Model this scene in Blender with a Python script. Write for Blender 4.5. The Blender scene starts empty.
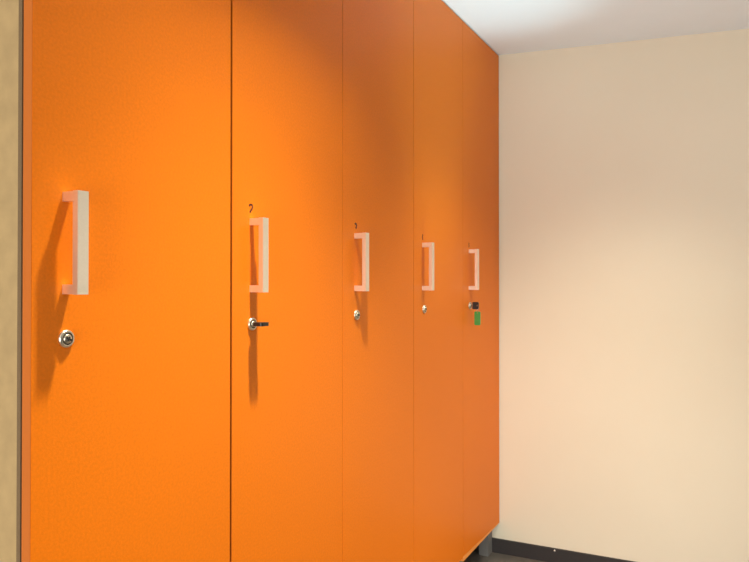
import bpy, bmesh, math
from mathutils import Vector, Matrix

C = bpy.context.scene.collection
PI = math.pi

# ------------------------------------------------------------------ materials
def new_mat(name):
    m = bpy.data.materials.new(name); m.use_nodes = True
    nt = m.node_tree
    return m, nt, nt.nodes['Principled BSDF']

def simple(name, col, rough=.5, metal=0.0, noise=0.0, scale=200, bump=0.0, bump_scale=600, spec=.5):
    m, nt, b = new_mat(name)
    N, L = nt.nodes, nt.links
    b.inputs['Roughness'].default_value = rough
    b.inputs['Metallic'].default_value = metal
    b.inputs['Specular IOR Level'].default_value = spec
    tc = N.new('ShaderNodeTexCoord')
    no = N.new('ShaderNodeTexNoise'); no.inputs['Scale'].default_value = scale; no.inputs['Detail'].default_value = 4
    L.new(tc.outputs['Object'], no.inputs['Vector'])
    mx = N.new('ShaderNodeMix'); mx.data_type = 'RGBA'
    lo = [c * (1 - noise) for c in col]; hi = [min(1, c * (1 + noise)) for c in col]
    mx.inputs[6].default_value = (*lo, 1); mx.inputs[7].default_value = (*hi, 1)
    L.new(no.outputs['Fac'], mx.inputs[0]); L.new(mx.outputs[2], b.inputs['Base Color'])
    if bump:
        n2 = N.new('ShaderNodeTexNoise'); n2.inputs['Scale'].default_value = bump_scale
        L.new(tc.outputs['Object'], n2.inputs['Vector'])
        bp = N.new('ShaderNodeBump'); bp.inputs['Strength'].default_value = bump; bp.inputs['Distance'].default_value = .001
        L.new(n2.outputs['Fac'], bp.inputs['Height']); L.new(bp.outputs['Normal'], b.inputs['Normal'])
    return m

M = {}
M['orange'] = simple('orange_lacquer', (.81, .185, .003), .45, 0, .15, 190, .3, 420, .22)
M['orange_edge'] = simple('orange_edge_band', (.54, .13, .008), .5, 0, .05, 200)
M['orange_trim'] = simple('orange_bottom_trim', (.95, .34, .07), .4, 0, .05, 200)
M['carcass'] = simple('beige_board', (.43, .30, .155), .6, 0, .22, 26, .1, 300, .3)
M['gap_shade'] = simple('gap_shade_brown', (.17, .105, .055), .7, 0, .2, 300)  # shade of the gap behind the door, put into a brown
M['nickel'] = simple('satin_nickel', (.88, .81, .745), .34, .9, .05, 300)
M['ring'] = simple('polished_nickel', (.74, .67, .56), .3, 1, .03, 300)
M['plug'] = simple('dull_nickel_plug', (.62, .56, .46), .3, 1, .05, 300)
M['black'] = simple('black_plastic', (.006, .006, .007), .35)
M['dark'] = simple('dark_recess', (.012, .009, .007), .6)
M['ink'] = simple('dark_red_ink', (.07, .002, .002), .7)
M['green'] = simple('green_plastic', (.07, .40, .11), .4, 0, .12, 150)
M['steel'] = simple('key_steel', (.7, .68, .64), .25, 1)
M['leg'] = simple('grey_leg', (.17, .165, .165), .55, 0, .06, 60)
M['skirt'] = simple('charcoal_skirting', (.030, .025, .027), .55, 0, .1, 40)
M['white'] = simple('white_fleck', (.85, .82, .78), .6)
M['ceiling'] = simple('white_ceiling', (.87, .92, .97), .8, 0, .02, 8)

def wall_mat():
    m, nt, b = new_mat('cream_wall_paint')
    N, L = nt.nodes, nt.links
    tc = N.new('ShaderNodeTexCoord')
    n1 = N.new('ShaderNodeTexNoise'); n1.inputs['Scale'].default_value = 2.2; n1.inputs['Detail'].default_value = 5
    L.new(tc.outputs['Object'], n1.inputs['Vector'])
    r = N.new('ShaderNodeValToRGB')
    r.color_ramp.elements[0].position = .3; r.color_ramp.elements[0].color = (.83, .765, .63, 1)
    r.color_ramp.elements[1].position = .7; r.color_ramp.elements[1].color = (.85, .785, .65, 1)
    L.new(n1.outputs['Fac'], r.inputs['Fac']); L.new(r.outputs['Color'], b.inputs['Base Color'])
    b.inputs['Roughness'].default_value = .75
    b.inputs['Specular IOR Level'].default_value = .3
    n2 = N.new('ShaderNodeTexNoise'); n2.inputs['Scale'].default_value = 60; n2.inputs['Detail'].default_value = 6
    L.new(tc.outputs['Object'], n2.inputs['Vector'])
    bp = N.new('ShaderNodeBump'); bp.inputs['Strength'].default_value = .12; bp.inputs['Distance'].default_value = .002
    L.new(n2.outputs['Fac'], bp.inputs['Height']); L.new(bp.outputs['Normal'], b.inputs['Normal'])
    return m
M['wall'] = wall_mat()
M['floor'] = simple('dark_grey_vinyl', (.13, .118, .105), .5, 0, .35, 18, .1, 200)

# ------------------------------------------------------------------ mesh helpers
def obj(name, bm, mats, parent=None, bevel=0, smooth=False):
    if bevel:
        es = [e for e in bm.edges if len(e.link_faces) == 2 and e.calc_face_angle(0) > .6]
        bmesh.ops.bevel(bm, geom=es, offset=bevel, segments=2, affect='EDGES', profile=.6)
    bmesh.ops.recalc_face_normals(bm, faces=bm.faces[:])
    me = bpy.data.meshes.new(name); bm.to_mesh(me); bm.free()
    for m in (mats if isinstance(mats, (list, tuple)) else [mats]): me.materials.append(m)
    if smooth:
        for p in me.polygons: p.use_smooth = True
    o = bpy.data.objects.new(name, me); C.objects.link(o)
    if parent: o.parent = parent
    return o

def add_box(bm, x0, x1, y0, y1, z0, z1, mi=0):
    vs = [bm.verts.new(p) for p in ((x0,y0,z0),(x1,y0,z0),(x1,y1,z0),(x0,y1,z0),(x0,y0,z1),(x1,y0,z1),(x1,y1,z1),(x0,y1,z1))]
    for f in ((0,3,2,1),(4,5,6,7),(0,1,5,4),(1,2,6,5),(2,3,7,6),(3,0,4,7)):
        fc = bm.faces.new([vs[i] for i in f]); fc.material_index = mi
    return vs

def box(*a):
    bm = bmesh.new(); add_box(bm, *a); return bm

def add_lathe(bm, prof, n=40, mis=None, cap=True):
    """profile [(radius, y)] turned about the local Y axis (y negative = towards the room)"""
    rings = []
    for r, y in prof:
        rings.append([bm.verts.new((r*math.cos(2*PI*k/n), y, r*math.sin(2*PI*k/n))) for k in range(n)])
    for i in range(len(rings)-1):
        for k in range(n):
            f = bm.faces.new((rings[i][k], rings[i][(k+1) % n], rings[i+1][(k+1) % n], rings[i+1][k]))
            f.material_index = mis[i] if mis else 0
            f.smooth = True
    if cap:
        f = bm.faces.new(rings[-1]); f.material_index = mis[-1] if mis else 0
        f = bm.faces.new(rings[0]); f.material_index = mis[0] if mis else 0

def add_tube(bm, pts, r, n=10, closed=False):
    rings = []
    m = len(pts)
    pts = [Vector(p) for p in pts]
    up = Vector((.31, .87, .39)).normalized()
    for i, p in enumerate(pts):
        a = pts[(i-1) % m] if (closed or i) else pts[0]
        b = pts[(i+1) % m] if (closed or i < m-1) else pts[-1]
        t = (b-a).normalized(); u = t.cross(up).normalized(); v = t.cross(u)
        rings.append([bm.verts.new(p + r*(math.cos(2*PI*k/n)*u + math.sin(2*PI*k/n)*v)) for k in range(n)])
    for i in range(m if closed else m-1):
        A, B = rings[i], rings[(i+1) % m]
        for k in range(n):
            f = bm.faces.new((A[k], A[(k+1) % n], B[(k+1) % n], B[k])); f.smooth = True
    if not closed:
        bm.faces.new(rings[0]); bm.faces.new(rings[-1])

def rounded_plate(w, h, t, r, holes=None, n=8):
    """plate in the local X-Z plane, thickness along Y; optional round hole (cx, cz, radius)"""
    bm = bmesh.new()
    pts = []
    for cx, cz, a0 in ((w/2-r, h/2-r, 0), (-w/2+r, h/2-r, PI/2), (-w/2+r, -h/2+r, PI), (w/2-r, -h/2+r, 1.5*PI)):
        for k in range(n+1):
            a = a0 + k*PI/2/n
            pts.append((cx + r*math.cos(a), cz + r*math.sin(a)))
    m = len(pts)
    if holes:
        hx, hz, hr = holes
        ins = []
        for (x, z) in pts:
            a = math.atan2(z-hz, x-hx); ins.append((hx+hr*math.cos(a), hz+hr*math.sin(a)))
        L = []
        for y in (-t/2, t/2):
            L.append(([bm.verts.new((x, y, z)) for x, z in pts], [bm.verts.new((x, y, z)) for x, z in ins]))
        for k in range(m):
            j = (k+1) % m
            for o_, i_ in L: bm.faces.new((o_[k], o_[j], i_[j], i_[k]))
            bm.faces.new((L[0][0][k], L[0][0][j], L[1][0][j], L[1][0][k]))
            bm.faces.new((L[0][1][k], L[0][1][j], L[1][1][j], L[1][1][k]))
    else:
        A = [bm.verts.new((x, -t/2, z)) for x, z in pts]; B = [bm.verts.new((x, t/2, z)) for x, z in pts]
        bm.faces.new(A); bm.faces.new(B)
        for k in range(m): bm.faces.new((A[k], A[(k+1) % m], B[(k+1) % m], B[k]))
    return bm

def thing(name, label, cat, loc, group=None):
    o = bpy.data.objects.new(name, None); o.empty_display_size = .1
    C.objects.link(o); o.location = loc; o['label'] = label; o['category'] = cat
    if group: o['group'] = group
    return o

def structure(name, bm, m, label=None):
    o = obj(name, bm, m); o['kind'] = 'structure'
    if label: o['label'] = label
    o['category'] = name.split('_')[0]
    return o

# ------------------------------------------------------------------ room
WX = 2.506           # end wall
structure('floor', box(-3.2, WX+.12, -4.2, .72, -.05, 0), M['floor'], 'dark grey floor in front of the orange lockers')
structure('wall_back', box(WX, WX+.12, -4.2, .72, 0, 2.7), M['wall'], 'plain cream wall at the far end of the locker row')
structure('wall_left', box(-3.2, WX, .60, .72, 0, 2.7), M['wall'], 'cream wall behind the orange lockers')
# ceiling: falls slightly towards the room; unseen slot added so the lamp can sit higher and shine through
CZ, SL = 2.378, .048
SLOT = (-.10, .92, -.60, -.22)
bm = bmesh.new()
xs = (-3.2, SLOT[0], SLOT[1], WX); ys = (-4.2, SLOT[2], SLOT[3], .60)
def cz(y): return CZ + SL*y
for i in range(3):
    for j in range(3):
        if i == 1 and j == 1: continue
        q = [(xs[i], ys[j]), (xs[i+1], ys[j]), (xs[i+1], ys[j+1]), (xs[i], ys[j+1])]
        bm.faces.new([bm.verts.new((x, y, cz(y))) for x, y in q])
# slot sides
sx0, sx1, sy0, sy1 = SLOT; TOP = 2.84
for (xa, ya), (xb, yb) in (((sx0,sy0),(sx1,sy0)), ((sx1,sy0),(sx1,sy1)), ((sx1,sy1),(sx0,sy1)), ((sx0,sy1),(sx0,sy0))):
    bm.faces.new([bm.verts.new(p) for p in ((xa,ya,cz(ya)), (xb,yb,cz(yb)), (xb,yb,TOP), (xa,ya,TOP))])
bm.faces.new([bm.verts.new(p) for p in ((sx0,sy0,TOP),(sx1,sy0,TOP),(sx1,sy1,TOP),(sx0,sy1,TOP))])
bmesh.ops.remove_doubles(bm, verts=bm.verts[:], dist=1e-5)
structure('ceiling', bm, M['ceiling'], 'white ceiling above the locker row')
structure('baseboard_back', box(WX-.012, WX, -4.2, .60, 0, .066), M['skirt'], 'dark grey baseboard along the foot of the cream wall')

# ------------------------------------------------------------------ lockers
W = .5; ZB, ZT = .148, 2.372; DT = .022; GAP = .0045; DEPTH = .52
HZ0, HZ1 = 1.254, 1.4255

labels = [
    'nearest orange locker at the left with keyless round lock and no number mark',
    'orange locker, second from the left, black key sticking out of its lock',
    'orange locker in the middle of the row with a keyless lock',
    'orange locker between the middle one and the one with the green key tag',
    'orange locker at the far end beside the cream wall, green key tag hanging',
]
d_left = [0.0, .0035, .001, .001, .001]
d_right = [.497, .499, .499, .499, .4985]
h_off = [.057, .066, .069, .074, .071]
lock_p = [(.065, 1.179), (.0755, 1.180), (.082, 1.183), (.092, 1.186), (.083, 1.187)]

# number marks: strokes in (x, z) metres from the mark's centre, and pen radius
marks = {
    1: ([(-.0060, .0052), (-.0045, .0082), (0, .0096), (.0050, .0085), (.0068, .0050), (.0050, .0005), (.0005, -.0045), (-.0035, -.0095)], .0016, (.071, 1.4485)),
    2: ([(-.0055, .0045), (-.0010, .0070), (.0045, .0055), (.0055, .0010), (.0040, -.0035), (.0000, -.0070)], .0022, (.078, 1.4475)),
    3: ([(.0020, .0100), (.0000, .0040), (-.0025, -.0010), (.0010, -.0040), (.0010, -.0100)], .0022, (.079, 1.4460)),
    4: ([(.0010, .0095), (-.0010, .0020), (.0015, -.0030), (.0000, -.0095)], .0022, (.074, 1.4440)),
}

def make_handle(parent, px):
    # two square posts and a flat bar, one casting
    bm = bmesh.new()
    for z in (HZ0, HZ1-.016):
        add_box(bm, px+.001, px+.015, -.0285, 0, z, z+.016)
    add_box(bm, px-.001, px+.021, -.0392, -.0275, HZ0-.0005, HZ1+.0005)
    return obj('handle', bm, M['nickel'], parent, bevel=.0009)

def make_lock(parent, p, z, rot):
    bm = bmesh.new()
    add_lathe(bm, [(.0150, 0), (.0152, -.0025), (.0140, -.0048), (.0118, -.0058), (.0104, -.0052)], 44, [0, 0, 0, 0], cap=False)
    add_lathe(bm, [(.0104, -.0052), (.0098, -.0022), (.0085, -.0020)], 44, [1, 1], cap=False)
    add_lathe(bm, [(.0085, -.0020), (.0082, -.0062), (.0070, -.0078), (.0010, -.0082)], 44, [2, 2, 2, 2], cap=False)
    f = bm.faces.new(list({v for e in bm.edges if e.is_boundary for v in e.verts if abs(v.co.y+.0082) < 1e-6 and v.co.xz.length < .0011} and
        sorted([v for v in bm.verts if abs(v.co.y+.0082) < 1e-6], key=lambda v: math.atan2(v.co.z, v.co.x))))
    f.material_index = 2
    # keyway
    n0 = len(bm.verts)
    vs = add_box(bm, -.0058, .0058, -.0090, -.0070, -.0016, .0016, 1)
    bmesh.ops.rotate(bm, verts=vs, cent=(0, 0, 0), matrix=Matrix.Rotation(rot, 3, 'Y'))
    vs = add_box(bm, -.0014, .0014, -.0091, -.0070, -.0034, .0034, 1)
    bmesh.ops.rotate(bm, verts=vs, cent=(0, 0, 0), matrix=Matrix.Rotation(rot, 3, 'Y'))
    bmesh.ops.translate(bm, verts=bm.verts[:], vec=(p, 0, z))
    return obj('lock', bm, [M['ring'], M['dark'], M['plug']], parent)

def make_mark(parent, pts, r, at):
    # a flat printed stroke a hair above the door face
    bm = bmesh.new()
    P = [Vector((x, 0, z)) for x, z in pts]
    L, R, L2, R2 = [], [], [], []
    for i, p in enumerate(P):
        t = (P[min(i+1, len(P)-1)] - P[max(i-1, 0)]).normalized()
        nrm = Vector((-t.z, 0, t.x)) * r * 1.35
        for lst, s, y in ((L, 1, -.0004), (R, -1, -.0004), (L2, 1, .0002), (R2, -1, .0002)):
            q = p + nrm*s
            lst.append(bm.verts.new((q.x + at[0], y, q.z + at[1])))
    for i in range(len(P)-1):
        bm.faces.new((L[i], L[i+1], R[i+1], R[i]))
        bm.faces.new((L2[i], R2[i], R2[i+1], L2[i+1]))
        bm.faces.new((L[i], L2[i], L2[i+1], L[i+1]))
        bm.faces.new((R[i], R[i+1], R2[i+1], R2[i]))
    bm.faces.new((L[0], R[0], R2[0], L2[0])); bm.faces.new((L[-1], L2[-1], R2[-1], R[-1]))
    o = obj('number_mark', bm, M['ink'], parent); o['label'] = 'dark red number mark'
    return o

for k in range(5):
    t = thing('locker', labels[k], 'locker', (W*k, 0, 0), 'row of orange lockers')
    # body: five boards joined into one beige carcass
    y0, y1 = DT+GAP, DT+GAP+DEPTH
    bm = bmesh.new(); e = .0005; T = .018
    add_box(bm, e, T, y0+.0076, y1, ZB, ZT); add_box(bm, e+.0041, T, y0, y0+.0076, ZB, ZT)
    add_box(bm, W-T, W-e, y0, y1, ZB, ZT)
    add_box(bm, T, W-T, y0, y1, ZB, ZB+T)
    add_box(bm, T, W-T, y0, y1, ZT-T, ZT)
    add_box(bm, T, W-T, y1-.006, y1, ZB+T, ZT-T)
    obj('carcass', bm, M['carcass'], t)['label'] = 'beige body boards'
    obj('edge_strip', box(e-.0004, e+.004, y0-.0015, y0+.0075, ZB, ZT), M['gap_shade'], t)['label'] = 'dark brown strip, gap shade in its colour'  # strip coloured to carry the shade behind the door leaf
    obj('shelf', box(T, W-T, y0+.02, y1-.006, 1.70, 1.718), M['carcass'], t)
    # door leaf
    zb = ZB
    bm = bmesh.new()
    vs = add_box(bm, d_left[k]+.001, d_right[k], 0, DT, zb, ZT)
    if k == 4:
        for v in vs:
            if v.co.z < 1 and v.co.x < .1: v.co.z += .006      # the end door hangs slightly askew
    d = obj('door', bm, M['orange'], t, bevel=.0007)
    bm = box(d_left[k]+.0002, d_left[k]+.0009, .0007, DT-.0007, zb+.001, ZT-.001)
    obj('edge_strip', bm, M['orange_edge'], d)['label'] = 'darker orange edge of the door'
    make_handle(d, h_off[k])
    make_lock(d, lock_p[k][0], lock_p[k][1], [.5, 0, .15, .35, PI/2][k])
    if k in marks: make_mark(d, *marks[k])
    if k == 4:
        bm = bmesh.new()
        vs = add_box(bm, d_left[k], d_right[k], -.0005, .018, ZB-.004, ZB-.0015)
        for v in vs:
            if v.co.x < .1:
                v.co.z = ZB-.015 if v.co.z < ZB-.003 else ZB+.0045
        obj('bottom_trim', bm, M['orange_trim'], t, bevel=.0008)['label'] = 'bright orange strip under the door'
    for lx in (.03, W-.068):
        for ly in (.034, y1-.075):
            obj('leg', box(lx, lx+.060, ly, ly+.045, 0, ZB), M['leg'], t, bevel=.0015)

# ------------------------------------------------------------------ keys
def make_key(name, label, loc, roll):
    k = thing(name, label, 'key', loc)
    k.rotation_euler = (0, roll, 0)
    # local: the key runs along -Y from the plug; its flat lies in the Y-Z plane before the roll
    bm = bmesh.new()
    add_box(bm, -.0011, .0011, -.016, -.0090, -.0038, .0038)
    obj('blade', bm, M['steel'], k, bevel=.0003)
    bm = rounded_plate(.027, .031, .0085, .006, (-.0085, 0, .0035))
    bmesh.ops.rotate(bm, verts=bm.verts[:], cent=(0, 0, 0), matrix=Matrix.Rotation(PI/2, 3, 'Z'))
    bmesh.ops.translate(bm, verts=bm.verts[:], vec=(0, -.0265, 0))
    obj('bow', bm, M['black'], k)
    return k

make_key('key', 'black headed key standing out of the lock, no tag on it', (W+lock_p[1][0], 0, lock_p[1][1]), PI/2)
k5 = make_key('key', 'black headed key with a bright green tag, in the farthest lock', (4*W+lock_p[4][0], 0, lock_p[4][1]), 0)
# ring and green tag hanging from it
bm = bmesh.new(); rr = .0095
cy, czr = -.034, -.0150
add_tube(bm, [(rr*.35*math.cos(2*PI*i/28), cy + rr*.6*math.cos(2*PI*i/28+.3), czr + rr*1.45*math.sin(2*PI*i/28)) for i in range(28)], .0008, 8, True)
obj('key_ring', bm, M['steel'], k5)
bm = rounded_plate(.030, .058, .004, .006, (0, .0225, .003))
bmesh.ops.rotate(bm, verts=bm.verts[:], cent=(0, 0, 0), matrix=Matrix.Rotation(PI/2 - .35, 3, 'Z'))
bmesh.ops.translate(bm, verts=bm.verts[:], vec=(.001, -.034, -.0535))
obj('key_tag', bm, M['green'], k5)['label'] = 'green plastic key tag'

# ------------------------------------------------------------------ white fleck on the baseboard
bm = bmesh.new()
bmesh.ops.create_icosphere(bm, subdivisions=2, radius=.0042)
for v in bm.verts:
    v.co.x *= .5; v.co *= 1 + .18*math.sin(900*v.co.y + 700*v.co.z)
fl = obj('paint_fleck', bm, M['white'], smooth=True)
fl.location = (WX-.0125, -.262, .0585)
fl['label'] = 'tiny white paint fleck stuck on the dark baseboard'; fl['category'] = 'paint fleck'

# ------------------------------------------------------------------ light
def area(name, loc, target, sx, sy, power, col):
    l = bpy.data.lights.new(name, 'AREA'); l.shape = 'RECTANGLE'; l.size = sx; l.size_y = sy; l.energy = power; l.color = col
    o = bpy.data.objects.new(name, l); C.objects.link(o); o.location = loc
    o.rotation_euler = (Vector(target)-Vector(loc)).to_track_quat('-Z', 'Y').to_euler()
    return o
def spot(name, loc, target, half, power, col, soft, blend=1):
    l = bpy.data.lights.new(name, 'SPOT'); l.energy = power; l.color = col; l.spot_size = math.radians(half*2); l.spot_blend = blend; l.shadow_soft_size = soft
    o = bpy.data.objects.new(name, l); C.objects.link(o); o.location = loc
    o.rotation_euler = (Vector(target)-Vector(loc)).to_track_quat('-Z', 'Y').to_euler()
    return o
WARM = (1, .95, .68)
r = spot('recessed_lamp', (.50, -.40, 2.80), (.50, -.4001, 0), 21, 490, WARM, .045)
r.scale = (2, 1, 1)
spot('recessed_fill', (.50, -.40, 2.80), (.60, -.20, 0), 38, 105, (1, .99, .70), .045)  # extra wider spot added at the same lamp to even out the doors
spot('wall_fill', (1.58, -.74, 2.33), (1.90, -.48, 0), 52, 122, (1, .96, .78), .25)  # added light, lifts the lower end wall and the far door
spot('handle_fill', (1.3, -2.6, 2.0), (2.5, -2.45, 1.2), 36, 110, (1, .94, .82), .15)  # added to brighten the out-of-view wall that the handle fronts reflect
spot('ceiling_fill', (1.6, -.9, .05), (1.85, -.25, 2.38), 22, 18, (.66, .97, 1), .10)  # added unseen spot, brightens the ceiling above the lockers
spot('ceiling_fill', (1.6, -.6, .05), (1.75, -.1, 2.38), 15, 105, (.58, .93, 1), .10)  # second added spot, narrow and cool, for the ceiling by the locker tops
spot('ceiling_fill', (1.2, -1.3, .05), (1.75, -.95, 2.38), 40, 34, (.80, .96, 1), .10)  # third added spot, wide, for the ceiling further into the room
spot('low_fill', (.75, -2.3, .75), (2.45, 0, .12), 26, 62, (1, .93, .80), .25)  # added warm fill for the far doors and the foot of the wall
area('room_fill', (-2.9, -.9, .8), (2.5, -.5, .1), 1.2, 1.4, 76, (1, .96, .83))  # added soft fill from behind the camera, not a known source

w = bpy.data.worlds.new('World'); bpy.context.scene.world = w; w.use_nodes = True
w.node_tree.nodes['Background'].inputs['Color'].default_value = (.88, .94, 1, 1)
w.node_tree.nodes['Background'].inputs['Strength'].default_value = .21

# ------------------------------------------------------------------ camera
cam = bpy.data.cameras.new('camera'); co = bpy.data.objects.new('camera', cam); C.objects.link(co)
cam.sensor_width = 36; cam.lens = 36*700/749; cam.clip_start = .02
a = math.radians(27.25); pt = math.atan(6/700)
co.location = (-.745, -1.002, 1.266)
fwd = Vector((math.cos(a)*math.cos(pt), math.sin(a)*math.cos(pt), math.sin(pt)))
co.rotation_euler = fwd.to_track_quat('-Z', 'Y').to_euler()
bpy.context.scene.camera = co
vs_ = bpy.context.scene.view_settings
vs_.view_transform = 'Standard'; vs_.look = 'None'; vs_.exposure = .11; vs_.gamma = 1
